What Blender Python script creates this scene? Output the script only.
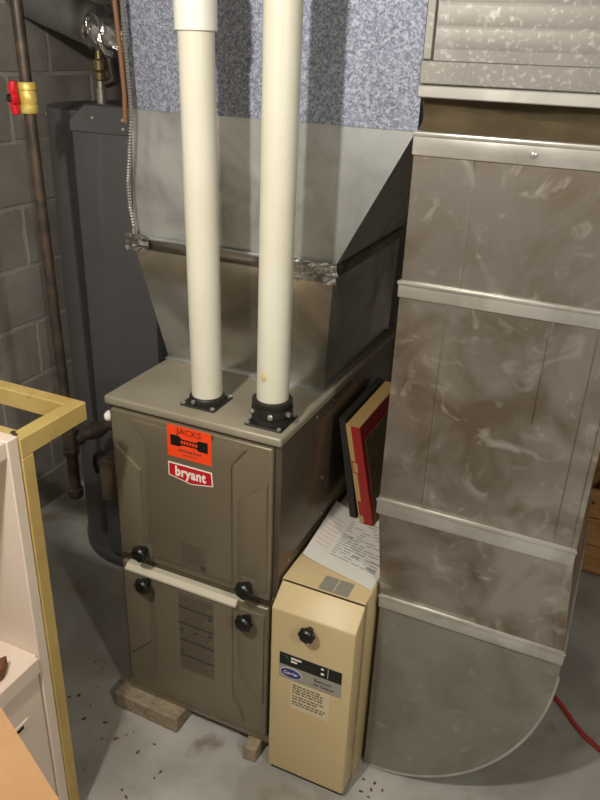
import bpy, bmesh, math, random
from mathutils import Vector, Matrix

for o in list(bpy.data.objects):
    bpy.data.objects.remove(o)
random.seed(7)
scene = bpy.context.scene
C = scene.collection

# ------------------------------------------------------------------ camera
cam_data = bpy.data.cameras.new('camera')
cam = bpy.data.objects.new('camera', cam_data)
C.objects.link(cam)
cam_fwd = Vector((-0.36361259, 0.82822735, -0.42640983))
cam_right = Vector((0.90828779, 0.41686539, 0.03516438))
cam_up = Vector((-0.2068796, 0.37451663, 0.9038463))
rot = Matrix((cam_right, cam_up, -cam_fwd)).transposed()
cam.matrix_world = Matrix.Translation((1.03163, -1.23939, 1.68630)) @ rot.to_4x4()
cam_data.sensor_fit = 'VERTICAL'
cam_data.sensor_height = 24.0
cam_data.lens = 748.92 / 800 * 24.0
cam_data.clip_start = 0.02
scene.camera = cam

# ------------------------------------------------------------------ light
world = bpy.data.worlds.new('world')
scene.world = world
world.use_nodes = True
world.node_tree.nodes['Background'].inputs[0].default_value = (0.9, 0.85, 0.75, 1)
world.node_tree.nodes['Background'].inputs[1].default_value = 0.02

def bulb_light(name, loc, power, col, radius):
    d = bpy.data.lights.new(name, 'POINT')
    d.energy = power
    d.color = col
    d.shadow_soft_size = radius
    o = bpy.data.objects.new(name, d)
    o.location = loc
    C.objects.link(o)
    return o
bulb_light('bulb_light', (0.36, -1.2, 2.12), 50, (1.0, 0.95, 0.87), 0.035)
bulb_light('bulb_light', (2.05, -1.35, 2.10), 38, (1.0, 0.94, 0.85), 0.035)

vs = scene.view_settings
vs.view_transform = 'Standard'
vs.look = 'None'
vs.exposure = 0.5
vs.gamma = 1.0
vs.use_curve_mapping = False

# ------------------------------------------------------------------ materials
def srgb(r, g, b):
    def f(c):
        c /= 255.0
        return c / 12.92 if c <= 0.04045 else ((c + 0.055) / 1.055) ** 2.4
    return (f(r), f(g), f(b), 1.0)

MATS = {}
def mat(name, col, rough=0.5, metal=0.0, var=None, scale=6.0, detail=6.0, lo=0.35, hi=0.65,
        rvar=0.0, fdist=.3, bump=0.0, bscale=60.0, stretch=(1, 1, 1), fine=None, fscale=40.0, flo=.55, fhi=.7, coat=0.0, spec=0.5):
    """principled; col mixes to var by object-space noise; fine = second colour mixed on a finer noise"""
    if name in MATS:
        return MATS[name]
    m = bpy.data.materials.new(name)
    m.use_nodes = True
    nt = m.node_tree
    b = nt.nodes['Principled BSDF']
    b.inputs['Base Color'].default_value = col
    b.inputs['Roughness'].default_value = rough
    b.inputs['Metallic'].default_value = metal
    b.inputs['Coat Weight'].default_value = coat
    b.inputs['Specular IOR Level'].default_value = spec
    tc = nt.nodes.new('ShaderNodeTexCoord')
    mp = nt.nodes.new('ShaderNodeMapping')
    mp.inputs['Scale'].default_value = stretch
    nt.links.new(tc.outputs['Object'], mp.inputs['Vector'])
    def noise(s, d=6.0, dist=0.0):
        n = nt.nodes.new('ShaderNodeTexNoise')
        n.inputs['Scale'].default_value = s
        n.inputs['Detail'].default_value = d
        n.inputs['Distortion'].default_value = dist
        nt.links.new(mp.outputs[0], n.inputs['Vector'])
        return n
    def ramp(n, a, z):
        r = nt.nodes.new('ShaderNodeValToRGB')
        r.color_ramp.elements[0].position = a
        r.color_ramp.elements[1].position = z
        nt.links.new(n.outputs[0], r.inputs[0])
        return r
    last = None
    if var is not None:
        r = ramp(noise(scale, detail, 0.6), lo, hi)
        mx = nt.nodes.new('ShaderNodeMix'); mx.data_type = 'RGBA'
        mx.inputs[6].default_value = col
        mx.inputs[7].default_value = var
        nt.links.new(r.outputs[0], mx.inputs[0])
        last = mx
        if rvar:
            mr = nt.nodes.new('ShaderNodeMapRange')
            mr.inputs[3].default_value = rough
            mr.inputs[4].default_value = rough + rvar
            nt.links.new(r.outputs[0], mr.inputs[0])
            nt.links.new(mr.outputs[0], b.inputs['Roughness'])
    if fine is not None:
        r2 = ramp(noise(fscale, 4.0, fdist), flo, fhi)
        mx2 = nt.nodes.new('ShaderNodeMix'); mx2.data_type = 'RGBA'
        mx2.inputs[6].default_value = col
        if last: nt.links.new(last.outputs[2], mx2.inputs[6])
        mx2.inputs[7].default_value = fine
        nt.links.new(r2.outputs[0], mx2.inputs[0])
        last = mx2
    if last:
        nt.links.new(last.outputs[2], b.inputs['Base Color'])
    if bump:
        bp = nt.nodes.new('ShaderNodeBump')
        bp.inputs['Strength'].default_value = bump
        bp.inputs['Distance'].default_value = 0.004
        nt.links.new(noise(bscale, 4.0).outputs[0], bp.inputs['Height'])
        nt.links.new(bp.outputs[0], b.inputs['Normal'])
    MATS[name] = m
    return m

M_floor = mat('concrete_floor', srgb(178, 177, 172), .75, 0, srgb(146, 143, 136), 3.2, 9, .4, .62, bump=.25, bscale=90,
              fine=srgb(128, 116, 98), fscale=5.5, flo=.62, fhi=.74)
M_block = mat('concrete_block', srgb(160, 154, 147), .9, 0, srgb(138, 131, 122), 5, 8, bump=.6, bscale=110,
              fine=srgb(160, 156, 150), fscale=9, flo=.62, fhi=.8)
M_mortar = mat('mortar', srgb(176, 172, 164), .95, 0, srgb(150, 145, 138), 9, 6, bump=.6, bscale=80)
M_wall = mat('painted_wall', srgb(150, 146, 138), .9, 0, srgb(138, 133, 124), 3, 5)
M_ceil = mat('painted_ceiling', srgb(150, 146, 138), .9, 0, srgb(138, 133, 124), 4, 5)
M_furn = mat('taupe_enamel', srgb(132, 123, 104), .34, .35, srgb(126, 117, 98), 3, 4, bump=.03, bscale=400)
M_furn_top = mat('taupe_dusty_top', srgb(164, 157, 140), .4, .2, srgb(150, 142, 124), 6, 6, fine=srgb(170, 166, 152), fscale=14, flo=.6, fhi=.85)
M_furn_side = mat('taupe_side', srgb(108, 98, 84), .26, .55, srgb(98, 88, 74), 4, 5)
M_galv = mat('dirty_galvanised', srgb(172, 167, 159), .28, .8, srgb(126, 114, 98), 7.0, 11, .38, .62, rvar=.16,
             fine=srgb(220, 217, 211), fscale=12, flo=.57, fhi=.86, fdist=2.2)
M_galv_strip = mat('galvanised_cleat', srgb(202, 200, 194), .34, .6, srgb(180, 177, 170), 9, 6, .4, .6)
M_galv_elbow = mat('dull_galvanised', srgb(148, 146, 138), .42, .55, srgb(132, 129, 120), 7, 8, .4, .65, fine=srgb(162, 160, 153), fscale=30, flo=.6, fhi=.8)
M_case = mat('mirror_galvanised', srgb(205, 205, 201), .14, .92, srgb(150, 150, 145), 6, 7, .4, .68, rvar=.12)
M_coil = mat('shiny_galvanised', srgb(206, 209, 209), .34, .7, srgb(140, 142, 136), 6, 7, .4, .68, rvar=.12)
M_band = mat('joint_band_steel', srgb(150, 146, 138), .25, .85, srgb(115, 110, 102), 12, 7, .4, .6)
M_trunk = mat('dusty_trunk_steel', srgb(134, 131, 125), .5, .5, srgb(120, 117, 111), 8, 6, fine=srgb(174, 172, 166), fscale=110, flo=.55, fhi=.8)
M_canvas = mat('canvas_brown', srgb(86, 74, 52), .95, 0, srgb(70, 60, 40), 12, 6, bump=.4, bscale=160)
M_pvc = mat('white_pvc', srgb(216, 214, 198), .35, 0, srgb(206, 202, 180), 4, 5, .4, .7)
M_pvc2 = mat('white_pvc_fitting', srgb(226, 225, 216), .3, 0)
M_glue = mat('dried_glue', srgb(205, 190, 140), .4)
M_black = mat('black_plastic', srgb(22, 22, 22), .35)
M_rubber = mat('black_rubber', srgb(34, 32, 29), .5)
M_iron = mat('black_iron_pipe', srgb(72, 64, 58), .42, .5, srgb(104, 88, 74), 14, 7, .45, .7)
M_brass = mat('yellow_brass', srgb(214, 184, 84), .4, .35, srgb(226, 206, 124), 30, 4)
M_red = mat('red_handle', srgb(205, 24, 40), .35)
M_heater = mat('charcoal_jacket', srgb(92, 92, 94), .5, .15, srgb(84, 84, 86), 3, 4)
M_flue = mat('dull_flue_steel', srgb(165, 165, 164), .34, .7, srgb(125, 125, 124), 7, 6, .4, .65)
M_foil = mat('foil_tape', srgb(205, 205, 205), .2, .95, srgb(150, 150, 150), 22, 5, .4, .6, bump=.9, bscale=45)
M_steel = mat('zinc_screw', srgb(190, 186, 176), .3, .8)
M_conduit = mat('flexible_conduit_steel', srgb(178, 174, 166), .3, .8)
M_wire = mat('brown_wire', srgb(120, 84, 54), .6)
M_cream = mat('cream_enamel', srgb(206, 186, 142), .42, 0, srgb(198, 178, 134), 4, 5)
M_tan = mat('tan_steel', srgb(170, 152, 116), .55, .1, srgb(140, 122, 92), 12, 6)
M_paper = mat('paper', srgb(222, 220, 212), .85, 0)
M_ink = mat('printed_ink', srgb(158, 156, 152), .85)
M_inkd = mat('dark_ink', srgb(60, 58, 56), .85)
M_pink = mat('pink_ink', srgb(212, 168, 160), .85)
M_gold = mat('mustard_paint', srgb(192, 168, 104), .55, 0, srgb(178, 152, 88), 8, 7, .4, .65, fine=srgb(150, 118, 58), fscale=24, flo=.68, fhi=.8)
M_white = mat('white_laminate', srgb(228, 214, 198), .45, 0, srgb(222, 206, 190), 3, 4)
M_card = mat('cardboard', srgb(186, 146, 104), .85, 0, srgb(176, 136, 94), 5, 5, bump=.1)
M_brownc = mat('brown_card', srgb(112, 70, 44), .8)
M_boxred = mat('red_print_card', srgb(150, 34, 30), .6)
M_boxtan = mat('tan_card', srgb(176, 146, 92), .85)
M_boxwin = mat('dark_print_panel', srgb(112, 100, 74), .7, 0, srgb(84, 74, 52), 30, 4)
M_darkcard = mat('dark_card', srgb(38, 34, 30), .8)
M_orange = mat('orange_sticker', srgb(246, 74, 28), .5)
M_logo = mat('red_logo', srgb(190, 26, 38), .4)
M_wht = mat('white_print', srgb(240, 232, 222), .5)
M_plate = mat('grey_data_label', srgb(100, 92, 77), .5)
M_plateink = mat('label_ink', srgb(72, 67, 57), .6)
M_silver = mat('silver_label', srgb(168, 164, 154), .4, .3)
M_blue = mat('blue_oval', srgb(34, 52, 120), .4)
M_brick = mat('pale_brick', srgb(158, 146, 122), .95, 0, srgb(128, 112, 88), 18, 8, bump=.8, bscale=120, fine=srgb(176, 166, 144), fscale=120, flo=.5, fhi=.8)
M_leaf = mat('dry_leaf', srgb(92, 68, 44), .9)
M_wood = mat('pine_plank', srgb(178, 134, 84), .7, 0, srgb(150, 106, 62), 5, 8, stretch=(1, 1, 9))
M_cord = mat('red_cable', srgb(180, 62, 58), .45)
M_groove = mat('recess_black', srgb(30, 28, 26), .8)

def spangle(name, c1, c2, c3):
    m = bpy.data.materials.new(name); m.use_nodes = True
    nt = m.node_tree; b = nt.nodes['Principled BSDF']
    tc = nt.nodes.new('ShaderNodeTexCoord')
    v = nt.nodes.new('ShaderNodeTexVoronoi'); v.inputs['Scale'].default_value = 260
    n = nt.nodes.new('ShaderNodeTexNoise'); n.inputs['Scale'].default_value = 90; n.inputs['Detail'].default_value = 5
    nt.links.new(tc.outputs['Object'], v.inputs['Vector']); nt.links.new(tc.outputs['Object'], n.inputs['Vector'])
    sx = nt.nodes.new('ShaderNodeSeparateColor'); nt.links.new(v.outputs['Color'], sx.inputs[0])
    md = nt.nodes.new('ShaderNodeMath'); md.operation = 'MULTIPLY_ADD'
    md.inputs[1].default_value = .55
    nt.links.new(sx.outputs[0], md.inputs[0]); 
    m2 = nt.nodes.new('ShaderNodeMath'); m2.operation = 'MULTIPLY'; m2.inputs[1].default_value = .5
    nt.links.new(n.outputs[0], m2.inputs[0]); nt.links.new(m2.outputs[0], md.inputs[2])
    r = nt.nodes.new('ShaderNodeValToRGB')
    r.color_ramp.elements[0].position = .2; r.color_ramp.elements[0].color = c1
    r.color_ramp.elements[1].position = .85; r.color_ramp.elements[1].color = c3
    e = r.color_ramp.elements.new(.5); e.color = c2
    nt.links.new(md.outputs[0], r.inputs[0]); nt.links.new(r.outputs[0], b.inputs['Base Color'])
    b.inputs['Metallic'].default_value = .55
    b.inputs['Roughness'].default_value = .62
    return m
M_spangle = spangle('spangled_zinc', srgb(112, 116, 130), srgb(146, 151, 168), srgb(186, 192, 206))

# ------------------------------------------------------------------ mesh helpers (world coordinates)
def link(name, bm, m, parent=None, smooth=False, origin=None):
    me = bpy.data.meshes.new(name)
    bm.normal_update()
    if origin is not None:
        bmesh.ops.translate(bm, vec=-Vector(origin), verts=bm.verts)
    bm.to_mesh(me); bm.free()
    if smooth:
        me.polygons.foreach_set('use_smooth', [True] * len(me.polygons))
        try: me.set_sharp_from_angle(angle=math.radians(38))
        except Exception: pass
    me.materials.append(m)
    o = bpy.data.objects.new(name, me)
    C.objects.link(o)
    if origin is not None: o.location = origin
    if parent is not None: put(o, parent)
    return o

def world_loc(o):
    return (world_loc(o.parent) if o.parent else Vector()) + o.location + (o.matrix_parent_inverse.to_translation() if o.parent else Vector())

def put(o, parent):
    wl = world_loc(parent)
    o.parent = parent
    o.matrix_parent_inverse = Matrix.Translation(-wl)

def tag(o, label, cat, group=None):
    o['label'] = label; o['category'] = cat
    if group: o['group'] = group
    return o

def thing(name, label, cat, loc, group=None):
    o = bpy.data.objects.new(name, None)
    C.objects.link(o); o.location = loc
    o.empty_display_size = .05
    return tag(o, label, cat, group)

def struct(o):
    o['kind'] = 'structure'; return o

def B(x0, x1, y0, y1, z0, z1, bev=0.0, seg=2, bm=None):
    own = bm is None
    if own: bm = bmesh.new()
    g = bmesh.ops.create_cube(bm, size=1.0)
    for v in g['verts']:
        v.co = Vector(((x0 + x1) / 2 + v.co.x * (x1 - x0), (y0 + y1) / 2 + v.co.y * (y1 - y0), (z0 + z1) / 2 + v.co.z * (z1 - z0)))
    if bev:
        es = list({e for v in g['verts'] for e in v.link_edges})
        bmesh.ops.bevel(bm, geom=es, offset=bev, segments=seg, profile=.5, affect='EDGES')
    return bm

def prism(pts, axis, a, b, bev=0.0, seg=2, bm=None, only_front=False):
    """polygon extruded along axis ('y': pts are (x,z); 'x': (y,z); 'z': (x,y))"""
    if bm is None: bm = bmesh.new()
    def mk(p, t):
        return {'y': (p[0], t, p[1]), 'x': (t, p[0], p[1]), 'z': (p[0], p[1], t)}[axis]
    va = [bm.verts.new(mk(p, a)) for p in pts]
    vb = [bm.verts.new(mk(p, b)) for p in pts]
    n = len(pts)
    fs = [bm.faces.new(va), bm.faces.new(vb[::-1])]
    for i in range(n):
        fs.append(bm.faces.new((va[(i + 1) % n], va[i], vb[i], vb[(i + 1) % n])))
    bmesh.ops.recalc_face_normals(bm, faces=fs)
    if bev:
        es = list(fs[0].edges) if only_front else list({e for f in fs for e in f.edges})
        bmesh.ops.bevel(bm, geom=es, offset=bev, segments=seg, profile=.5, affect='EDGES')
    return bm

def tube(path, r, n=12, bm=None, caps=True):
    """swept tube; r number or list"""
    if bm is None: bm = bmesh.new()
    P = [Vector(p) for p in path]
    rs = r if isinstance(r, (list, tuple)) else [r] * len(P)
    rings = []
    prev = None
    for i, p in enumerate(P):
        if i == 0: t = P[1] - P[0]
        elif i == len(P) - 1: t = P[-1] - P[-2]
        else: t = (P[i + 1] - P[i]).normalized() + (P[i] - P[i - 1]).normalized()
        if t.length < 1e-9: t = P[i] - P[i-1] if i else P[1]-P[0]
        if t.length < 1e-9: t = rings_t
        t.normalize(); rings_t = t
        if prev is None:
            a = Vector((1, 0, 0)) if abs(t.x) < .8 else Vector((0, 1, 0))
            u = t.cross(a).normalized()
        else:
            u = (prev - t * prev.dot(t)).normalized()
        prev = u
        w = t.cross(u)
        rings.append([bm.verts.new(p + (u * math.cos(2 * math.pi * k / n) + w * math.sin(2 * math.pi * k / n)) * rs[i]) for k in range(n)])
    for a, b in zip(rings, rings[1:]):
        for k in range(n):
            bm.faces.new((a[k], a[(k + 1) % n], b[(k + 1) % n], b[k]))
    if caps:
        bm.faces.new(rings[0][::-1]); bm.faces.new(rings[-1])
    return bm

def lathe(prof, c, axis=(0, 0, 1), n=24, bm=None):
    """prof: list of (r, h) along axis from point c"""
    if bm is None: bm = bmesh.new()
    ax = Vector(axis).normalized(); c = Vector(c)
    a = Vector((1, 0, 0)) if abs(ax.x) < .8 else Vector((0, 1, 0))
    u = ax.cross(a).normalized(); w = ax.cross(u)
    rings = []
    for r, h in prof:
        rings.append([bm.verts.new(c + ax * h + (u * math.cos(2 * math.pi * k / n) + w * math.sin(2 * math.pi * k / n)) * max(r, 1e-5)) for k in range(n)])
    for p, q in zip(rings, rings[1:]):
        for k in range(n):
            bm.faces.new((p[k], p[(k + 1) % n], q[(k + 1) % n], q[k]))
    bm.faces.new(rings[0][::-1]); bm.faces.new(rings[-1])
    return bm

def hull(verts, faces):
    bm = bmesh.new()
    vv = [bm.verts.new(v) for v in verts]
    for f in faces: bm.faces.new([vv[i] for i in f])
    bmesh.ops.recalc_face_normals(bm, faces=bm.faces[:])
    return bm

def loft_box(xa, xb, y0, y1, z0, z1):
    """box whose x-range goes from xa=(l,r) at z0 to xb at z1"""
    v = [(xa[0], y0, z0), (xa[1], y0, z0), (xa[1], y1, z0), (xa[0], y1, z0),
         (xb[0], y0, z1), (xb[1], y0, z1), (xb[1], y1, z1), (xb[0], y1, z1)]
    return hull(v, [(0, 1, 5, 4), (1, 2, 6, 5), (2, 3, 7, 6), (3, 0, 4, 7), (0, 3, 2, 1), (4, 5, 6, 7)])

def text_mesh(name, s, size, loc, m, parent, rot=None, bold=0.0, spacing=1.0, sx=1.0, align='CENTER'):
    cu = bpy.data.curves.new(name, 'FONT')
    cu.body = s; cu.size = size; cu.align_x = align; cu.align_y = 'CENTER'
    cu.extrude = .0003; cu.offset = bold; cu.space_character = spacing
    cu.resolution_u = 3
    t = bpy.data.objects.new(name, cu)
    C.objects.link(t)
    dg = bpy.context.evaluated_depsgraph_get()
    me = bpy.data.meshes.new_from_object(t.evaluated_get(dg))
    bpy.data.objects.remove(t)
    R_ = rot if rot is not None else Matrix.Rotation(math.pi / 2, 4, 'X')
    me.transform(Matrix.Translation(loc) @ R_ @ Matrix.Scale(sx, 4, (1, 0, 0)))
    me.materials.clear(); me.materials.append(m)
    o = bpy.data.objects.new(name, me); C.objects.link(o)
    put(o, parent)
    return o

def lines_mesh(rects, y, t=.0004):
    """printed rules on a plane facing -y: rects of (x0,x1,z0,z1)"""
    bm = bmesh.new()
    for x0, x1, z0, z1 in rects: B(x0, x1, y - t, y, z0, z1, bm=bm)
    return bm

def word_rows(x0, x1, ztop, rows, h, gap, seed, fill=.92):
    rnd = random.Random(seed); out = []
    z = ztop
    for r in range(rows):
        x = x0
        end = x0 + (x1 - x0) * rnd.uniform(fill - .18, 1)
        while x < end:
            w = rnd.uniform(.004, .013)
            out.append((x, min(x + w, x1), z - h, z)); x += w + .0028
        z -= h + gap
    return out

# ================================================================== THE SETTING
fl = struct(link('floor', B(-1.05, 3.2, -3.2, 2.0, -.08, 0), M_floor))
ce = struct(link('ceiling', B(-1.05, 3.2, -3.2, 2.0, 2.32, 2.4), M_ceil))
wl = struct(link('wall_left', B(-1.05, -.8835, -3.2, 2.0, 0, 2.32), M_mortar))
wb = struct(link('wall_back', B(-.8835, 3.2, 1.9045, 2.0, 0, 2.32), M_mortar))
struct(link('wall_right', B(3.12, 3.2, -3.2, 1.9045, 0, 2.32), M_wall))
struct(link('wall_front', B(-.8835, 3.12, -3.2, -3.12, 0, 2.32), M_wall))
# concrete blocks, each its own piece
bl = None
PITCH = .205; LEN = .41
for k in range(12):
    z0 = -.065 + PITCH * k
    za, zb = max(z0 + .005, 0.0), min(z0 + PITCH - .005, 2.32)
    off = (k % 2) * LEN / 2
    for j in range(-2, 6):
        y0 = .10 + LEN * j + off
        y1 = min(y0 + LEN - .010, 1.914)
        if y1 < -.5 or y1 - y0 < .05: continue
        dx = random.uniform(-.0015, .0015)
        link('concrete_block', B(-.90, -.88 + dx, y0, y1, za, zb, .004, 1), M_block, wl)
    for j in range(0, 7):
        x0 = -.885 + LEN * j - off
        x1 = x0 + LEN - .010
        x0 = max(x0, -.878)
        link('concrete_block', B(x0, x1, 1.90, 1.92, za, zb, .004, 1), M_block, wb)

# ================================================================== FURNACE
W, FB, FT, FD = .447, .05, .95, .76
f = thing('gas_furnace', 'taupe metal furnace cabinet with two doors, black knobs and an orange sticker', 'furnace', (W / 2, FD / 2, FB))
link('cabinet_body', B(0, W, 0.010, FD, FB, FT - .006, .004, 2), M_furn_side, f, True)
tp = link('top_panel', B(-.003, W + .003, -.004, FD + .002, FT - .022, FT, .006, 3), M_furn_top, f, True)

def panel_door(name, z0, z1, plates, label=None):
    bm = B(.016, .434, -.012, .004, z0, z1, .006, 3)
    for pl in plates:
        prism(pl, 'y', -.0185, -.010, .0040, 2, bm=bm, only_front=True)
    o = link(name, bm, M_furn, f, True)
    return o
def mirror(pl): return [(.450 - x, z) for x, z in pl][::-1]
rightp = [(.357, .545), (.426, .545), (.426, .838), (.357, .782)]
centre = [(.112, .545), (.338, .545), (.338, .862), (.376, .912), (.074, .912), (.112, .862)]
upper = panel_door('upper_door', .520, .925, [centre, rightp, mirror(rightp)])
rightl = [(.357, .262), (.424, .195), (.424, .478), (.357, .478)]
centrel = [(.112, .478), (.112, .185), (.078, .108), (.372, .108), (.338, .185), (.338, .478)]
lower = panel_door('lower_door', .078, .498, [centrel, rightl, mirror(rightl)])
# folded lip topping the lower door, its light highlight painted in as pale colour
link('door_lip', prism([(-.016, .4985), (-.026, .488), (-.026, .482), (.0, .482), (.0, .4985)], 'x', .036, .352), mat('lip_highlight', srgb(200, 193, 174), .5), lower)
link('door_gap', B(.010, .438, .005, .012, .500, .518), M_furn_side, f)
link('base_rail', B(.004, .443, .001, .012, FB, .076, .002, 1), M_furn, f)

def knob(x, z, parent, y=-.0178, s=1.0):
    bm = lathe([(.007 * s, 0), (.007 * s, .010 * s), (.0135 * s, .012 * s), (.0165 * s, .018 * s), (.0165 * s, .027 * s), (.013 * s, .031 * s), (.006 * s, .032 * s)], (x, y, z), (0, -1, 0), 20)
    for k in range(8):
        a = k * math.pi / 4
        c = Vector((x + math.cos(a) * .0155 * s, y - .0225 * s, z + math.sin(a) * .0155 * s))
        lathe([(.003 * s, -.005 * s), (.0042 * s, 0), (.003 * s, .005 * s)], c, (0, -1, 0), 8, bm)
    return link('door_knob', bm, M_black, parent, True)
for x, z, pr in [(.098, .563, upper), (.384, .559, upper), (.100, .466, lower), (.384, .463, lower)]:
    knob(x, z, pr, s=1.18)
    link('knob_plate', B(x - .018, x + .018, -.0192, -.0180, z - .026, z + .016, .0005, 1), M_furn, pr)
YF = -.0187
# orange service sticker
st = link('service_sticker', B(.176, .290, YF - .0006, YF, .848, .928), M_orange, upper); st['label'] = 'orange service sticker with black bar'
text_mesh('sticker_lettering', "JACKS", .020, (.233, YF - .0009, .915), mat('sticker_ink', srgb(120, 40, 22), .6), upper, bold=.0001, sx=1.15)
bar = prism([(.185, .903), (.208, .903), (.214, .897), (.252, .897), (.258, .903), (.281, .903), (.281, .877), (.258, .877), (.252, .882), (.214, .882), (.208, .877), (.185, .877)], 'y', YF - .0010, YF - .0006)
link('sticker_bar', bar, M_black, upper)
link('sticker_mark', lines_mesh([(.212 + i * .0075, .217 + i * .0075, .886, .8935) for i in range(6)], YF - .0010), M_orange, upper)['kind'] = 'stuff'
link('sticker_mark', lines_mesh([(.206 + i * .0075, .2105 + i * .0075, .8655, .8705) for i in range(8)] + [(.216, .252, .8575, .859)], YF - .0006), M_inkd, upper)['kind'] = 'stuff'
# red maker's badge
badge = [(.176, .832), (.290, .832), (.293, .796), (.236, .786), (.176, .797)]
link('maker_badge', prism(badge, 'y', YF - .0010, YF), M_wht, upper)
bi = [(.179, .829), (.2875, .829), (.290, .7985), (.236, .7890), (.179, .7995)]
link('badge_field', prism(bi, 'y', YF - .0016, YF - .0010), M_logo, upper)
text_mesh('badge_lettering', "bryant", .034, (.2345, YF - .0020, .812), M_wht, upper, bold=.0012, sx=.84, spacing=1.08)
# grey data labels
link('data_label', B(.198, .270, YF - .0005, YF, .550, .622), M_plate, upper)
link('label_print', lines_mesh(word_rows(.203, .262, .617, 10, .0026, .0032, 3), YF - .0005), M_plateink, upper)['kind'] = 'stuff'
link('label_print', lines_mesh([(.255, .268, .553, .566)], YF - .0006), M_inkd, upper)['kind'] = 'stuff'
link('data_label', B(.186, .288, YF - .0005, YF, .215, .466), M_plate, lower)
link('label_print', lines_mesh(word_rows(.191, .283, .455, 30, .003, .0048, 5), YF - .0005), M_plateink, lower)['kind'] = 'stuff'
link('label_print', lines_mesh([(.186, .288, zz, zz + .006) for zz in (.418, .366, .312, .262)] + [(.272, .282, .404, .414), (.190, .198, .342, .352), (.228, .240, .345, .352), (.272, .282, .350, .360), (.190, .198, .272, .282)], YF - .0006), M_inkd, lower)['kind'] = 'stuff'
for d_o in (upper, lower): d_o.location = (-.002, .006, -.002)
# side screws
for y, z in [(.193, .915), (.30, .915), (.246, .726), (.253, .616), (.076, .935), (.06, .60), (.43, .915), (.45, .70)]:
    link('side_screw', lathe([(.0042, 0), (.0042, .0018), (.002, .003)], (W, y, z), (1, 0, 0), 10), M_steel, f, True)
# junction box on the left flank with a loop of black wire
jb = link('side_box', B(-.048, 0, .012, .075, .648, .762, .004, 2), M_furn_side, f, True)
link('wire_loop', tube([(-.045, .05, .745), (-.075, .055, .752), (-.098, .06, .735), (-.103, .06, .71), (-.095, .06, .682), (-.07, .055, .668), (-.045, .05, .672)], .0055, 8), M_black, f, True)
link('side_clip', lathe([(.009, 0), (.013, .006), (.013, .014), (.007, .02)], (-.0, .02, .885), (-1, 0, 0), 12), M_wht, f, True)

# ================================================================== PVC VENT PIPES
def vent(x, y, dx, label, tall):
    g = thing('vent_pipe', label, 'pipe', (x, y, FT), 'white vent pipes on the furnace')
    R = .0345
    tz = 1.715 if tall else 2.318
    o = link('pipe', lathe([(R, 0.0), (R, 1.366 if True else 1)], (x, y, FT + .002), (dx, 0, 1), 40), M_pvc, g, True)
    if tall:
        link('pipe_coupling', lathe([(.0355, .755), (.0400, .757), (.0400, .800), (.0400, .845), (.0355, .848)], (x, y, FT), (dx, 0, 1), 40), M_pvc2, g, True)
    pl = link('flange_plate', B(x - .044, x + .044, y - .048, y + .042, FT, FT + .005, .002, 1), M_rubber, g)
    for sx in (-1, 1):
        for sy in (-1, 1):
            link('flange_screw', lathe([(.0052, 0), (.0052, .003), (.0025, .005)], (x + sx * .037, y - .003 + sy * .038, FT + .005), (0, 0, 1), 10), M_steel, pl, True)
    if tall:
        link('collar', lathe([(.041, .005), (.0405, .016), (.0370, .020)], (x, y, FT), (0, 0, 1), 32), M_rubber, g, True)
        link('clamp_screw', lathe([(.005, 0), (.005, .004)], (x - .012, y - .039, FT + .012), (-.2, -1, 0), 10), M_steel, g, True)
    else:
        link('collar', lathe([(.044, .005), (.044, .014), (.040, .016), (.040, .022), (.045, .024), (.045, .037), (.040, .039), (.040, .044), (.044, .046), (.044, .054), (.036, .056)], (x, y, FT), (0, 0, 1), 36), M_rubber, g, True)
        for a in (-2.3, -1.2, -.3):
            link('clamp_screw', lathe([(.006, 0), (.006, .007), (.003, .009)], (x + math.cos(a) * .044, y + math.sin(a) * .044, FT + .031), (math.cos(a), math.sin(a), 0), 10), M_steel, g, True)
        gl = lathe([(.009, 0), (.0085, .002), (.003, .0035)], (0, 0, 0), (0, 0, 1), 14)
        bmesh.ops.scale(gl, vec=(.75, 1.15, 1), verts=gl.verts)
        bmesh.ops.rotate(gl, matrix=Matrix.Rotation(math.radians(90), 3, 'X'), verts=gl.verts)
        bmesh.ops.translate(gl, vec=(x - .004, y - R + .0008, FT + .115), verts=gl.verts)
        link('glue_drip', gl, M_glue, g, True)
    return g
vent(.222, .082, -.012, 'white plastic vent pipe with a coupling, nearer the red-handled valve', True)
vent(.394, .066, .006, 'white plastic vent pipe in a tall black rubber collar, nearer the return duct', False)

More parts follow.
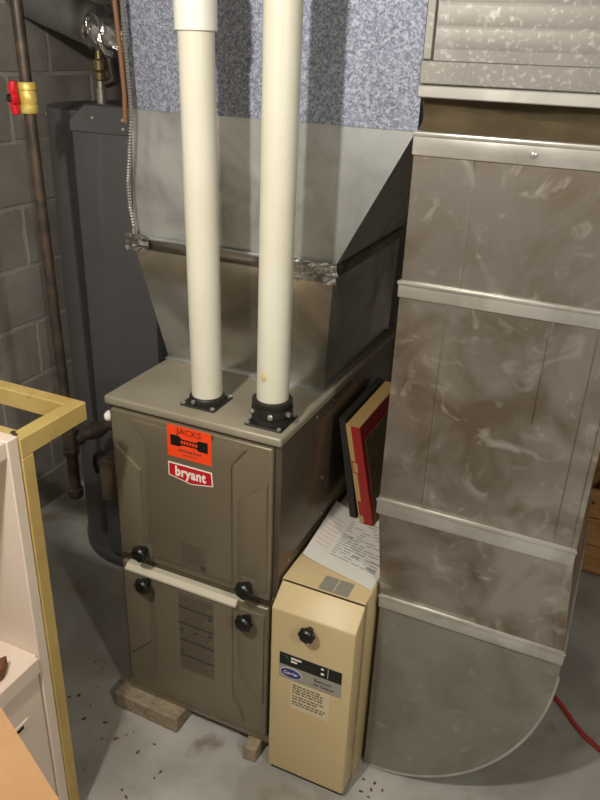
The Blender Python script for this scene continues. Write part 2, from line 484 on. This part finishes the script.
# ================================================================== SUPPLY PLENUM
PY0, PY1 = .26, .74
pn = thing('supply_plenum', 'bright sheet metal plenum flaring upward from the furnace top', 'duct', (.22, .5, FT))
link('coil_case', loft_box((.0, .432), (-.086, .442), PY0, PY1, FT, 1.226), M_case, pn)
link('base_flange', B(-.004, .440, PY0 - .012, PY1, FT, FT + .004), M_coil, pn)
link('joint_band', B(-.094, .450, PY0 - .010, PY1 + .008, 1.226, 1.256, .004, 2), M_band, pn, True)
link('band_lip', B(-.096, .452, PY0 - .014, PY0 - .004, 1.252, 1.260, .003, 2), M_coil, pn, True)
link('transition', loft_box((-.088, .446), (-.072, .598), PY0, PY1, 1.256, 1.545), M_coil, pn)
link('riser', B(-.078, .602, PY0 - .003, PY1 + .002, 1.545, 2.318), M_spangle, pn)
def foil_patch(x0, x1, z0, z1, y, seed, n=7):
    rnd = random.Random(seed); bm = bmesh.new(); g = []
    for i in range(n + 1):
        row = []
        for j in range(n + 1):
            u, v = i / n, j / n
            jx = 0 if 0 < i < n else rnd.uniform(-.004, .004)
            row.append(bm.verts.new((x0 + (x1 - x0) * u + jx, y - rnd.uniform(.0005, .0055), z0 + (z1 - z0) * v + rnd.uniform(-.003, .003))))
        g.append(row)
    for i in range(n):
        for j in range(n):
            bm.faces.new((g[i][j], g[i + 1][j], g[i + 1][j + 1], g[i][j + 1]))
    bmesh.ops.recalc_face_normals(bm, faces=bm.faces[:])
    bmesh.ops.solidify(bm, geom=bm.faces[:], thickness=.0006)
    return bm
link('foil_tape', foil_patch(-.100, -.035, 1.222, 1.262, PY0 - .012, 2), M_foil, pn)
link('foil_tape', foil_patch(.352, .456, 1.216, 1.264, PY0 - .012, 3), M_foil, pn)

# ================================================================== RETURN DROP
rd = thing('return_duct', 'tall dirty galvanised return drop ending in a rounded elbow at the floor', 'duct', (.86, .35, 0))
RY0, RY1 = .09, .61
link('upper_section', loft_box((.647, 1.052), (.647, 1.052), RY0, RY1, 1.282, 1.552), M_galv, rd)
link('middle_section', loft_box((.644, 1.050), (.646, 1.052), RY0, RY1, .796, 1.282), M_galv, rd)
link('lower_section', loft_box((.668, 1.073), (.644, 1.050), RY0, RY1, .545, .796), M_galv, rd)
heel = [(.668, .545), (1.073, .545)]
for k in range(25):
    a = math.pi / 2 * k / 24
    heel.append((.668 + .406 * math.cos(a), .49 - .486 * math.sin(a)))
link('elbow', prism(heel, 'y', RY0 + .004, RY1 - .004), M_galv_elbow, rd, True)
rim = bmesh.new()
arc = [(x, RY0 + .004, z) for x, z in heel[2:]]
tube(arc, .0035, 6, rim)
link('elbow_seam', rim, M_galv_strip, rd, True)
def cleat(x0, x1, z0, z1, dz=0):
    bm = B(x0 - .003, x1 + .003, RY0 - .005, RY1 + .006, z0, z1, .003, 2)
    B(x0 - .0045, x1 + .0045, RY0 - .0075, RY0 - .004, z1 - .008, z1, .0025, 2, bm)
    return link('cleat', bm, M_galv_strip, rd, True)
c1 = cleat(.647, 1.052, 1.522, 1.562)
cleat(.645, 1.051, 1.264, 1.297)
cleat(.643, 1.049, .776, .816)
cleat(.669, 1.073, .527, .563)
for x in (.85,):
    link('screw', lathe([(.006, 0), (.006, .002), (.003, .004)], (x, RY0 - .005, 1.540), (0, -1, 0), 12), M_galv_strip, c1, True)
def crease(x, z0, z1, w=.0035):
    link('crease', prism([(x - w, RY0), (x, RY0 - .0016), (x + w, RY0), (x, RY0 + .002)], 'z', z0, z1), M_galv, rd)
crease(.757, 1.299, 1.521); crease(.739, .818, 1.262); crease(.925, 1.06, 1.262, .002); crease(1.006, .818, 1.262, .002); crease(1.040, .818, 1.262, .002)
# flexible connector and trunk
cv_pts = [(.650, 1.562), (.650, 1.615), (1.09, 1.615), (1.09, 1.562)]
bm = bmesh.new()
nz, nx = 8, 30
def cvy(x, t):
    return RY0 + .012 + .022 * math.sin(math.pi * t) + .005 * math.sin(x * 21 + t * 5) * math.sin(math.pi * t)
grid = []
for j in range(nz + 1):
    t = j / nz; row = []
    for i in range(nx + 1):
        x = .648 + (1.052 - .648) * i / nx
        row.append(bm.verts.new((x, cvy(x, t), 1.5625 + .0532 * t)))
    for i in range(1, 17):
        y = cvy(1.052, t) + (RY1 - .012 - cvy(1.052, t)) * i / 16
        row.append(bm.verts.new((1.052 - .014 * math.sin(math.pi * t), y, 1.5625 + .0532 * t)))
    for i in range(1, nx + 1):
        x = 1.052 - (1.052 - .648) * i / nx
        row.append(bm.verts.new((x, RY1 - .012 - .01 * math.sin(math.pi * t), 1.5625 + .0532 * t)))
    for i in range(1, 16):
        y = RY1 - .012 + (cvy(.648, t) - RY1 + .012) * i / 16
        row.append(bm.verts.new((.648 + .014 * math.sin(math.pi * t), y, 1.5625 + .0532 * t)))
    grid.append(row)
n = len(grid[0])
for j in range(nz):
    for i in range(n):
        bm.faces.new((grid[j][i], grid[j][(i + 1) % n], grid[j + 1][(i + 1) % n], grid[j + 1][i]))
bmesh.ops.recalc_face_normals(bm, faces=bm.faces[:])
tag(link('canvas_connector', bm, M_canvas, None, True), 'brown canvas sleeve joining the return drop to the overhead trunk', 'duct connector')
tk = thing('trunk_duct', 'dusty grey overhead trunk duct above the brown canvas sleeve', 'duct', (1.1, .35, 1.615))
link('trunk_body', B(.652, 1.9, RY0 - .002, RY1 + .03, 1.640, 2.0), M_trunk, tk)
link('trunk_flange', B(.645, 1.12, RY0 - .009, RY1 + .02, 1.616, 1.636, .002, 1), M_galv_strip, tk, True)
link('trunk_collar', B(.646, 1.9, RY0 - .008, RY1 + .036, 1.637, 1.674, .002, 1), M_trunk, tk, True)
link('trunk_edge', B(.648, .664, RY0 - .009, RY0 + .01, 1.674, 2.0, .002, 1), M_trunk, tk, True)
for k in range(5):
    z = 1.706 + .034 * k
    link('rib', prism([(RY0 - .002, z - .015), (RY0 - .0031, z), (RY0 - .002, z + .015)], 'x', .666, 1.9), M_trunk, tk, True)

# ================================================================== AIR CLEANER CABINET
ac = thing('air_cleaner', 'cream air cleaner cabinet with a black knob standing beside the furnace', 'air cleaner', (.555, .25, 0))
link('cabinet_body', B(.4515, .656, .022, .60, .0, .580, .004, 2), M_cream, ac, True)
link('body_flange', B(.4505, .6575, .022, .034, .004, .577, .002, 1), M_tan, ac)
fr = [(.450, .022), (.450, .530), (.657, .530), (.657, .022)]
v = [(.450, -.030, .020), (.655, -.030, .020), (.655, -.030, .530), (.450, -.030, .530),
     (.452, .020, .020), (.6565, .020, .020), (.6565, .020, .574), (.452, .020, .574)]
bm = hull(v, [(0, 1, 2, 3), (4, 7, 6, 5), (0, 4, 5, 1), (3, 2, 6, 7), (0, 3, 7, 4), (1, 5, 6, 2)])
bmesh.ops.bevel(bm, geom=bm.edges[:], offset=.0035, segments=3, profile=.5, affect='EDGES')
dr = link('front_door', bm, M_cream, ac, True)
link('kick_base', B(.455, .650, -.018, .02, 0, .022), M_groove, ac)
knob(.549, .506, dr, -.030, 1.05)
YC = -.0302
link('knob_ring', lathe([(.012, 0), (.012, .001)], (.549, YC, .506), (0, -1, 0), 20), M_cream, dr)
link('name_label', B(.474, .632, YC - .0006, YC, .333, .411), M_silver, dr)
link('label_band', B(.475, .631, YC - .0010, YC - .0006, .375, .410), M_black, dr)
ov = [(.505 + .0275 * math.cos(2 * math.pi * k / 28), .354 + .0150 * math.sin(2 * math.pi * k / 28)) for k in range(28)]
link('badge_oval', prism(ov, 'y', YC - .0011, YC - .0006), M_wht, dr)
ov = [(.505 + .0262 * math.cos(2 * math.pi * k / 28), .354 + .0137 * math.sin(2 * math.pi * k / 28)) for k in range(28)]
link('badge_field', prism(ov, 'y', YC - .0014, YC - .0011), M_blue, dr)
text_mesh('badge_lettering', "Carrier", .0125, (.505, YC - .0017, .354), M_wht, dr, sx=1.0)
text_mesh('label_lettering', "Electronic", .011, (.563, YC - .0010, .360), M_inkd, dr, align='LEFT')
text_mesh('label_lettering', "Air Cleaner", .011, (.563, YC - .0010, .347), M_inkd, dr, align='LEFT')
link('label_mark', lines_mesh([(.504, .531, .3985, .4035), (.504, .520, .389, .394), (.580, .587, .399, .404), (.580, .588, .384, .390), (.597, .598, .38, .408)], YC - .0010), M_wht, dr)['kind'] = 'stuff'
link('label_mark', lines_mesh([(.484, .494, .402, .4035), (.492, .496, .397, .402), (.496, .4975, .388, .397)], YC - .0010), mat('green_print', srgb(60, 110, 90), .5), dr)['kind'] = 'stuff'
link('notice_label', B(.506, .606, YC - .0006, YC, .246, .328), mat('cream_notice', srgb(208, 196, 164), .6), dr)
link('label_print', lines_mesh(word_rows(.511, .600, .323, 4, .0042, .0036, 21) + word_rows(.511, .590, .289, 2, .0042, .0036, 22) + word_rows(.511, .600, .271, 2, .0042, .0036, 23), YC - .0006), mat('notice_ink', srgb(110, 98, 74), .6), dr)['kind'] = 'stuff'
for x0, x1 in ((.540, .574), (.577, .612)):
    link('foil_sticker', B(x0, x1, .042 - .020, .072, .580, .5806), M_silver, ac)

# ------------------------------------------------------------------ papers and boxes on the air cleaner
def sheet(name, corners, z, curl, label, seed):
    bm = bmesh.new(); n = 14; rnd = random.Random(seed); g = []
    c = [Vector((x, y, 0)) for x, y in corners]
    for i in range(n + 1):
        row = []
        for j in range(n + 1):
            u, v = i / n, j / n
            p = (c[0] * (1 - u) + c[1] * u) * (1 - v) + (c[3] * (1 - u) + c[2] * u) * v
            h = curl * max(0, .35 - u) ** 2 * 8 * (.4 + .6 * v) + .0015 * (1 + math.sin(v * 5 + u * 3))
            row.append(bm.verts.new((p.x, p.y, z + h)))
        g.append(row)
    for i in range(n):
        for j in range(n):
            bm.faces.new((g[i][j], g[i + 1][j], g[i + 1][j + 1], g[i][j + 1]))
    bmesh.ops.recalc_face_normals(bm, faces=bm.faces[:])
    if sum(f_.normal.z for f_ in bm.faces) < 0: bmesh.ops.reverse_faces(bm, faces=bm.faces[:])
    o = link(name, bm, M_paper, None, True)
    return o, c, curl, z
pc = [(.462, .110), (.652, .066), (.654, .335), (.452, .350)]
pp, c, curl, pz = sheet('paper_sheet', pc, .5815, .018, '', 5)
tag(pp, 'printed white sheet of paper lying on top of the cream cabinet', 'paper')
def on_sheet(u, v, h=.0006):
    p = (c[0] * (1 - u) + c[1] * u) * (1 - v) + (c[3] * (1 - u) + c[2] * u) * v
    return (p.x, p.y, pz + curl * max(0, .35 - u) ** 2 * 8 * (.4 + .6 * v) + .0015 * (1 + math.sin(v * 5 + u * 3)) + h)
def print_rows(rows, m, name):
    bm = bmesh.new()
    for u0, u1, v0, v1 in rows:
        k = max(2, int((u1 - u0) / .06) + 1)
        lo = [bm.verts.new(on_sheet(u0 + (u1 - u0) * i / k, v0)) for i in range(k + 1)]
        hi = [bm.verts.new(on_sheet(u0 + (u1 - u0) * i / k, v1)) for i in range(k + 1)]
        for i in range(k): bm.faces.new((lo[i], lo[i + 1], hi[i + 1], hi[i]))
    link(name, bm, m, pp)['kind'] = 'stuff'
rnd = random.Random(11)
rows = []
for r in range(17):
    v = .20 + r * .041
    u = .30
    while u < .93:
        w = rnd.uniform(.05, .16)
        if rnd.random() < .8: rows.append((u, min(u + w, .95), v, v + .014))
        u += w + .025
print_rows(rows, M_ink, 'paper_print')
print_rows([(.56, .66, .30, .33), (.80, .93, .22, .25), (.80, .95, .33, .35), (.36, .44, .55, .57)], M_ink, 'paper_print')
print_rows([(.04, .24, .25 + .07 * k, .262 + .07 * k) for k in range(8)], M_pink, 'paper_print')

def leaning_box(name, base_x, top_x, th, y0, y1, z0, z1, label, cat, body, faces=None):
    g = thing(name, label, cat, (base_x, (y0 + y1) / 2, z0))
    v = [(base_x, y0, z0), (base_x + th, y0, z0), (base_x + th, y1, z0), (base_x, y1, z0),
         (top_x, y0, z1), (top_x + th, y0, z1), (top_x + th, y1, z1), (top_x, y1, z1)]
    link('carton', hull(v, [(0, 1, 5, 4), (1, 2, 6, 5), (2, 3, 7, 6), (3, 0, 4, 7), (0, 3, 2, 1), (4, 5, 6, 7)]), body, g)
    return g
ZB = .5872
rb = leaning_box('filter_box', .536, .480, .036, .30, .60, ZB, .856, 'red and tan cardboard filter box leaning behind the paper', 'box', M_boxtan)
def bx_pt(s, y, z):  # point on the right (printed) face
    t = (z - ZB) / (.856 - ZB)
    return (.536 + (.480 - .536) * t + .036 + s, y, z)
def face_quad(y0, y1, z0, z1, m, s, name):
    v = [bx_pt(s, y0, z0), bx_pt(s, y1, z0), bx_pt(s, y1, z1), bx_pt(s, y0, z1)] + [bx_pt(s - .001, y0, z0), bx_pt(s - .001, y1, z0), bx_pt(s - .001, y1, z1), bx_pt(s - .001, y0, z1)]
    link(name, hull(v, [(0, 1, 2, 3), (7, 6, 5, 4), (0, 4, 5, 1), (1, 5, 6, 2), (2, 6, 7, 3), (3, 7, 4, 0)]), m, rb)
face_quad(.300, .60, ZB + .001, .855, M_boxred, .0008, 'printed_face')
face_quad(.322, .60, ZB + .001, .815, M_boxwin, .0016, 'picture_panel')
# red strip and small window on the near end
def end_quad(s0, s1, z0, z1, m, y, name):
    def q(s, z):
        t = (z - ZB) / (.856 - ZB); return (.536 - .056 * t + s, y, z)
    v = [q(s0, z0), q(s1, z0), q(s1, z1), q(s0, z1)]
    v += [(a, b + .001, c_) for a, b, c_ in v]
    link(name, hull(v, [(0, 1, 2, 3), (7, 6, 5, 4), (0, 4, 5, 1), (1, 5, 6, 2), (2, 6, 7, 3), (3, 7, 4, 0)]), m, rb)
end_quad(.013, .036, ZB + .001, .855, M_boxred, .2990, 'red_strip')
end_quad(.002, .020, .728, .760, M_boxred, .2985, 'end_window')
end_quad(.005, .017, .731, .757, M_boxtan, .2980, 'end_window')
end_quad(.004, .012, .61, .65, M_boxred, .2985, 'end_window')
dk = leaning_box('flat_carton', .503, .456, .018, .315, .60, ZB, .862, 'dark flat carton leaning between furnace and the red box', 'box', M_darkcard)
link('edge_tape', B(.452, .452, .314, .315, .7, .7), M_darkcard, dk) if False else None

# ================================================================== BRICKS UNDER THE FURNACE
def brick(x0, x1, y0, y1, z1, rot, label):
    bm = B(x0, x1, y0, y1, 0, z1, .004, 2)
    rnd = random.Random(int(x0 * 1000))
    for v_ in bm.verts: v_.co += Vector((rnd.uniform(-.001, .001), rnd.uniform(-.001, .001), 0))
    bmesh.ops.rotate(bm, cent=((x0 + x1) / 2, y0, 0), matrix=Matrix.Rotation(rot, 3, 'Z'), verts=bm.verts)
    o = link('support_brick', bm, M_brick)
    return tag(o, label, 'brick', 'bricks propping up the furnace')
brick(-.026, .182, -.040, .058, .0495, -.03, 'pale rough brick under the furnace corner nearest the yellow frame')
brick(.376, .414, -.032, .12, .0495, 0, 'small pale brick under the furnace beside the cream cabinet')

# ================================================================== GAS PIPE
gx, gy = -.304, .20
gp = thing('gas_pipe', 'black iron gas pipe with brass valve and drip leg beside the furnace', 'gas pipe', (gx, gy, .47))
link('riser_pipe', tube([(gx, gy, .69), (gx - .015, gy, 1.53)], .0138, 18), M_iron, gp, True)
link('riser_pipe', tube([(gx - .016, gy, 1.585), (gx - .028, gy, 2.318)], .0138, 18), M_iron, gp, True)
vv = link('valve_body', lathe([(.019, 0), (.022, .004), (.022, .016), (.019, .018), (.021, .024), (.023, .034), (.021, .044), (.019, .050), (.022, .052), (.022, .064), (.019, .068)], (gx - .015, gy, 1.523), (0, 0, 1), 14), M_brass, gp, True)
link('valve_stem', tube([(gx - .025, gy - .012, 1.557), (gx - .036, gy - .024, 1.557)], .008, 12), M_brass, gp, True)
hd = Vector((-.55, -.83, 0)).normalized()
hc = Vector((gx - .012, gy, 1.557)) + hd * .034
bm = lathe([(.015, -.008), (.018, -.004), (.018, .004), (.014, .008)], hc, hd, 20)
for s in (-1, 1):
    tube([hc + Vector((0, 0, s * .008)), hc + Vector((0, 0, s * .024)), hc + Vector((.003, 0, s * .036))], [.010, .011, .008], 10, bm)
hn = link('valve_handle', bm, M_red, gp, True)
link('handle_nut', lathe([(.009, 0), (.009, .005), (.005, .008)], hc + hd * .008, hd, 6), M_black, hn)
link('tee_fitting', lathe([(.0225, 0), (.0225, .012), (.020, .014), (.020, .062), (.0225, .064), (.0225, .076)], (gx, gy, .618), (0, 0, 1), 20), M_iron, gp, True)
link('drip_leg', tube([(gx, gy, .49), (gx, gy, .62)], .0165, 18), M_iron, gp, True)
link('pipe_cap', lathe([(.010, -.010), (.019, -.006), (.0225, 0), (.0225, .022), (.019, .024)], (gx, gy, .478), (0, 0, 1), 20), M_iron, gp, True)
e0 = Vector((gx, gy, .656)); e1 = Vector((-.262, .318, .664)); d_ = (e1 - e0).normalized()
link('branch_pipe', tube([e0 + d_ * .018, e1, Vector((-.20, .37, .668)), Vector((-.001, .37, .668))], .0165, 16), M_iron, gp, True)
link('union_fitting', lathe([(.021, 0), (.021, .012), (.025, .014), (.025, .036), (.021, .038), (.021, .05)], e0 + d_ * .058, d_, 12), M_iron, gp, True)
link('tee_outlet', lathe([(.020, 0), (.0225, .010), (.0225, .022)], e0 + d_ * .012, d_, 16), M_iron, gp, True)

# ================================================================== WATER HEATER
wh = thing('water_heater', 'tall charcoal grey jacketed heater behind the gas pipe', 'water heater', (-.405, .72, 0))
hcx, hcy, hr = -.405, .73, .255
link('jacket', lathe([(hr - .012, 0.0), (hr, .006), (hr, 1.50), (hr - .004, 1.508)], (hcx, hcy, 0), (0, 0, 1), 64), M_heater, wh, True)
link('heater_top', lathe([(hr - .004, 1.508), (.06, 1.522)], (hcx, hcy, 0), (0, 0, 1), 48), M_heater, wh, True)
# raised front cover with clipped upper corner
fp = [(-.392, .10), (-.392, 1.492), (-.340, 1.528), (-.150, 1.528), (-.150, .10)]
cvr = link('front_cover', prism(fp, 'y', .425, .53, .004, 2), M_heater, wh, True)
link('cover_cap', prism([(-.395, 1.463), (-.395, 1.492), (-.342, 1.531), (-.146, 1.531), (-.146, 1.463)], 'y', .421, .531, .002, 1), M_heater, cvr, True)
for x, z in ((-.318, 1.500), (-.222, 1.500), (-.222, 1.478)):
    link('cover_screw', lathe([(.0045, 0), (.0045, .002), (.002, .0035)], (x, .421, z), (0, -1, 0), 10), M_steel, cvr, True)
link('jacket_screw', lathe([(.0045, 0), (.0045, .002), (.002, .0035)], (-.567, .53, 1.488), (-.64, -.77, 0), 10), M_steel, wh, True)
link('base_ring', lathe([(hr + .004, 0), (hr + .006, .03), (hr, .05)], (hcx, hcy, 0), (0, 0, 1), 64), M_heater, wh, True)
nx_, ny_ = -.392, .56
link('nipple', lathe([(.013, 0), (.013, .045), (.010, .046), (.010, .07)], (nx_, ny_, 1.518), (0, 0, 1), 16), M_steel, wh, True)
link('relief_valve', lathe([(.012, .065), (.016, .068), (.016, .085), (.012, .088), (.018, .092), (.018, .115), (.010, .120), (.007, .14)], (nx_, ny_, 1.518), (0, 0, 1), 14), mat('tarnished_brass', srgb(120, 106, 72), .4, .6), wh, True)
link('valve_lever', tube([(nx_ + .015, ny_, 1.575), (nx_ + .038, ny_ + .01, 1.585), (nx_ + .03, ny_ + .01, 1.64)], [.012, .016, .012], 10), M_iron, wh, True)

# ================================================================== FLUE
fa = Vector((-.878, .80, 1.812)); fbp = Vector((-.50, .745, 1.706)); fdir = (fbp - fa).normalized()
fe = thing('flue_duct', 'round galvanised flue duct running under the ceiling above the heater', 'flue', (-.6, .78, 1.65))
link('duct_pipe', tube([fa, fbp], .060, 40), M_flue, fe, True)
bm = bmesh.new(); nR, nS = 20, 28; rr = random.Random(9); rings = []
elb = [fbp - fdir * .035, fbp, fbp + Vector((.055, .0, -.022)), fbp + Vector((.10, .03, -.045)), fbp + Vector((.13, .08, -.06))]
pts = []
for i in range(nR + 1):
    t = i / nR * (len(elb) - 1); k = min(int(t), len(elb) - 2); pts.append(elb[k].lerp(elb[k + 1], t - k))
tube(pts, [.0665] * len(pts), nS, bm)
for v_ in bm.verts: v_.co += Vector((rr.uniform(-.0035, .0035), rr.uniform(-.0035, .0035), rr.uniform(-.0035, .0035)))
link('foil_tape_wrap', bm, M_foil, fe)
link('vent_drop', tube([pts[-1], pts[-1] + Vector((.02, .05, -.01)), (-.36, .87, 1.62), (-.36, .87, 1.53)], .058, 28), M_flue, fe, True)

# ================================================================== FLEX CONDUIT AND WIRE
path = [(-0.066, 0.223, 2.31), (-0.060, 0.223, 1.90), (-0.056, 0.224, 1.77), (-0.053, 0.224, 1.65), (-0.050, 0.226, 1.565), (-0.051, 0.226, 1.523), (-0.060, 0.226, 1.457), (-0.070, 0.226, 1.389), (-0.068, 0.226, 1.332), (-0.064, 0.231, 1.285), (-.070, .238, 1.262)]
fine = []
for a, b in zip(path, path[1:]):
    a, b = Vector(a), Vector(b); n = max(2, int((b - a).length / .0032))
    for k in range(n): fine.append(a.lerp(b, k / n))
rads = [.0046 + .0011 * (1 if i % 2 else -1) for i in range(len(fine))]
tag(link('flexible_conduit', tube(fine, rads, 8), M_conduit), 'thin armoured flexible conduit running down the plenum edge', 'conduit')
tag(link('brown_wire', tube([(-0.082, 0.215, 2.31), (-0.074, 0.215, 1.90), (-0.066, 0.212, 1.77), (-0.059, 0.213, 1.66), (-0.056, 0.214, 1.58), (-0.058, 0.214, 1.52)], .0052, 8), M_wire, None, True), 'brown cable running down beside the flexible conduit', 'cable')

# ================================================================== WHITE CABINET, YELLOW FRAME, CARTON (left)
wc = thing('white_cabinet', 'white open-shelf cabinet at the picture edge next to the yellow frame', 'cabinet', (-.1, -.75, 0))
X0, X1, Y0, Y1, ZT = -.33, .100, -1.12, -.366, 1.040
link('side_panel', B(X0, X1, Y1 - .026, Y1, 0, ZT, .002, 1), M_white, wc)
link('side_panel', B(X0, X1, Y0, Y0 + .026, 0, ZT, .002, 1), M_white, wc)
link('top_panel', B(X0, X1 - .004, Y0 + .026, Y1 - .026, ZT - .035, ZT - .001, .002, 1), M_white, wc)
link('back_panel', B(X0, X0 + .012, Y0 + .026, Y1 - .026, .02, ZT - .035), M_white, wc)
link('shelf', B(X0 + .012, X1 - .006, Y0 + .026, Y1 - .026, .522, .545, .002, 1), M_white, wc)
link('shelf_lip', B(X1 - .006, X1 + .004, Y0 + .026, Y1 - .030, .505, .545, .002, 1), M_white, wc)
drw = link('drawer_front', B(X1 - .020, X1 - .004, Y0 + .028, Y1 - .029, .06, .500, .002, 1), M_white, wc)
link('finger_slot', B(X1 - .005, X1 - .002, -.520, -.440, .395, .418, .001, 1), M_white, drw)
link('slot_shade_strip', B(X1 - .0035, X1 - .0015, -.505, -.455, .402, .411), M_groove, drw)  # black strip painted in as the shade inside the slot
link('plinth', B(X0 + .012, X1 - .03, Y0 + .026, Y1 - .026, 0, .06), M_white, wc)
sc = bmesh.new()
prism([(.030, -.520), (.066, -.440), (.085, -.470), (.075, -.56), (.05, -.60)], 'z', .5455, .575, .002, 1, sc)
tag(link('card_scrap', sc, M_brownc), 'dark brown card scrap lying on the white cabinet shelf', 'card')

gf = thing('yellow_frame', 'mustard yellow painted wooden frame with open rectangular top beside white cabinet', 'frame', (-.15, -.27, 0))
GX, GN, GFY, GZ = .102, -.3645, -.182, 1.032
link('side_rail', B(GX - .032, GX, GN, GFY, GZ - .040, GZ, .002, 1), M_gold, gf)
link('far_rail', B(-.60, GX - .032, GFY - .030, GFY, GZ - .040, GZ, .002, 1), M_gold, gf)
link('near_rail', B(-.60, GX - .032, GN, GN + .028, GZ - .040, GZ, .002, 1), M_gold, gf)
link('side_rail', B(-.640, -.60, GN, GFY, GZ - .040, GZ, .002, 1), M_gold, gf)
link('leg', B(GX - .040, GX, GN, GN + .030, 0, GZ - .040, .002, 1), M_gold, gf)
link('leg', B(-.640, -.60, GN, GN + .030, 0, GZ - .040, .002, 1), M_gold, gf)
link('corner_screw', lathe([(.005, 0), (.005, .0015), (.002, .003)], (GX - .020, GN + .010, GZ), (0, 0, 1), 10), M_iron, gf, True)
link('corner_screw', lathe([(.005, 0), (.005, .0015), (.002, .003)], (GX - .030, GN + .016, GZ), (0, 0, 1), 10), M_iron, gf, True)

cb = thing('cardboard_box', 'plain tan cardboard box in front of the white cabinet', 'box', (.35, -.85, 0))
dv = Vector((.91, -.41, 0)).normalized(); nv = Vector((-.41, -.91, 0)).normalized()
p0 = Vector((.240, -.6165, 0))
pa, pb = p0, p0 + dv * .36
pc_, pd = pb + nv * .26, pa + nv * .26
def quadbox(z0, z1):
    v = [tuple(q + Vector((0, 0, z0))) for q in (pa, pb, pc_, pd)] + [tuple(q + Vector((0, 0, z1))) for q in (pa, pb, pc_, pd)]
    return hull(v, [(0, 1, 2, 3), (4, 5, 6, 7), (0, 1, 5, 4), (1, 2, 6, 5), (2, 3, 7, 6), (3, 0, 4, 7)])
link('carton_body', quadbox(0, .697), M_card, cb)
for s0, s1 in ((0, .1292), (.1308, .26)):
    q = [pa + nv * s0, pb + nv * s0, pb + nv * s1, pa + nv * s1]
    v = [tuple(a + Vector((0, 0, .697))) for a in q] + [tuple(a + Vector((0, 0, .701))) for a in q]
    link('flap', hull(v, [(0, 1, 2, 3), (4, 5, 6, 7), (0, 1, 5, 4), (1, 2, 6, 5), (2, 3, 7, 6), (3, 0, 4, 7)]), M_card, cb)

# ================================================================== RIGHT SIDE: PLANKS AND CABLE
cr = thing('plank_crate', 'low pine plank crate standing beyond the return duct', 'crate', (1.4, 1.3, 0))
for k, (z0, z1) in enumerate(((.015, .125), (.131, .235), (.241, .345))):
    link('plank', B(1.03, 1.85, 1.19, 1.212, z0, z1, .002, 1), M_wood, cr)
    link('plank', B(1.03, 1.85, 1.55, 1.572, z0, z1, .002, 1), M_wood, cr)
for x in (1.03, 1.828):
    link('corner_post', B(x, x + .03, 1.212, 1.55, 0, .345, .002, 1), M_wood, cr)
link('crate_floor', B(1.06, 1.828, 1.212, 1.55, .02, .035), M_wood, cr)
for x in (1.085, 1.12):
    link('nail', lathe([(.006, 0), (.006, .002)], (x, 1.19, .30), (0, -1, 0), 8), M_iron, cr)
bag = bmesh.new()
bmesh.ops.create_icosphere(bag, subdivisions=3, radius=1)
rb_ = random.Random(4)
for v_ in bag.verts:
    v_.co = Vector((1.33 + v_.co.x * .20, 1.38 + v_.co.y * .13, .035 + .20 + v_.co.z * .20 + .012 * math.sin(v_.co.x * 9 + v_.co.y * 7)))
tag(link('dark_bag', bag, M_darkcard, None, True), 'dark lumpy bag sitting in the plank crate', 'bag')
cpath = [(.98, .66, .006), (1.04, .60, .006), (1.087, .551, .006), (1.12, .515, .006), (1.15, .475, .006), (1.185, .44, .006), (1.228, .411, .006), (1.32, .37, .006), (1.5, .30, .006), (1.75, .16, .006), (2.1, .1, .006)]
tag(link('red_cable', tube(cpath, .0068, 10), M_cord, None, True), 'red cable on the floor beside the elbow of the return duct', 'cable')

# ================================================================== FLOOR CRUMBS
def leaf_mesh(seed):
    r_ = random.Random(seed); bm = bmesh.new(); n = 7
    vs_ = []
    for k in range(n):
        a = 2 * math.pi * k / n; q = r_.uniform(.5, 1.0)
        vs_.append((math.cos(a) * q, math.sin(a) * q * .55))
    lo = [bm.verts.new((x, y, 0)) for x, y in vs_]
    hi = [bm.verts.new((x * .9, y * .9, .25 + r_.uniform(0, .3))) for x, y in vs_]
    bm.faces.new(lo[::-1]); bm.faces.new(hi)
    for k in range(n): bm.faces.new((lo[k], lo[(k + 1) % n], hi[(k + 1) % n], hi[k]))
    me = bpy.data.meshes.new('leaf_crumb'); bm.to_mesh(me); bm.free(); me.materials.append(M_leaf)
    return me
lm = [leaf_mesh(s) for s in range(5)]
rl = random.Random(12)
spots = []
while len(spots) < 34:
    x, y = rl.uniform(-.20, .48), rl.uniform(-.30, -.05)
    if x > .42 and y > -.06: continue
    if -.04 < x < .2 and y > -.055: continue
    spots.append((x, y, rl.uniform(.0025, .0075)))
for i in range(8): spots.append((rl.uniform(-.22, -.06), rl.uniform(-.04, .12), rl.uniform(.002, .004)))
for i in range(6): spots.append((rl.uniform(.675, .74), rl.uniform(-.02, .06), rl.uniform(.003, .006)))
for i, (x, y, s) in enumerate(spots):
    o = bpy.data.objects.new('leaf_crumb', lm[i % 5]); C.objects.link(o)
    o.location = (x, y, 0); o.scale = (s * 1.5, s * 1.5, s * .7); o.rotation_euler = (0, 0, rl.uniform(0, 6.28))
    tag(o, 'tiny dry brown leaf crumb littering the floor around the furnace', 'leaf crumb', 'leaf crumbs on the floor')
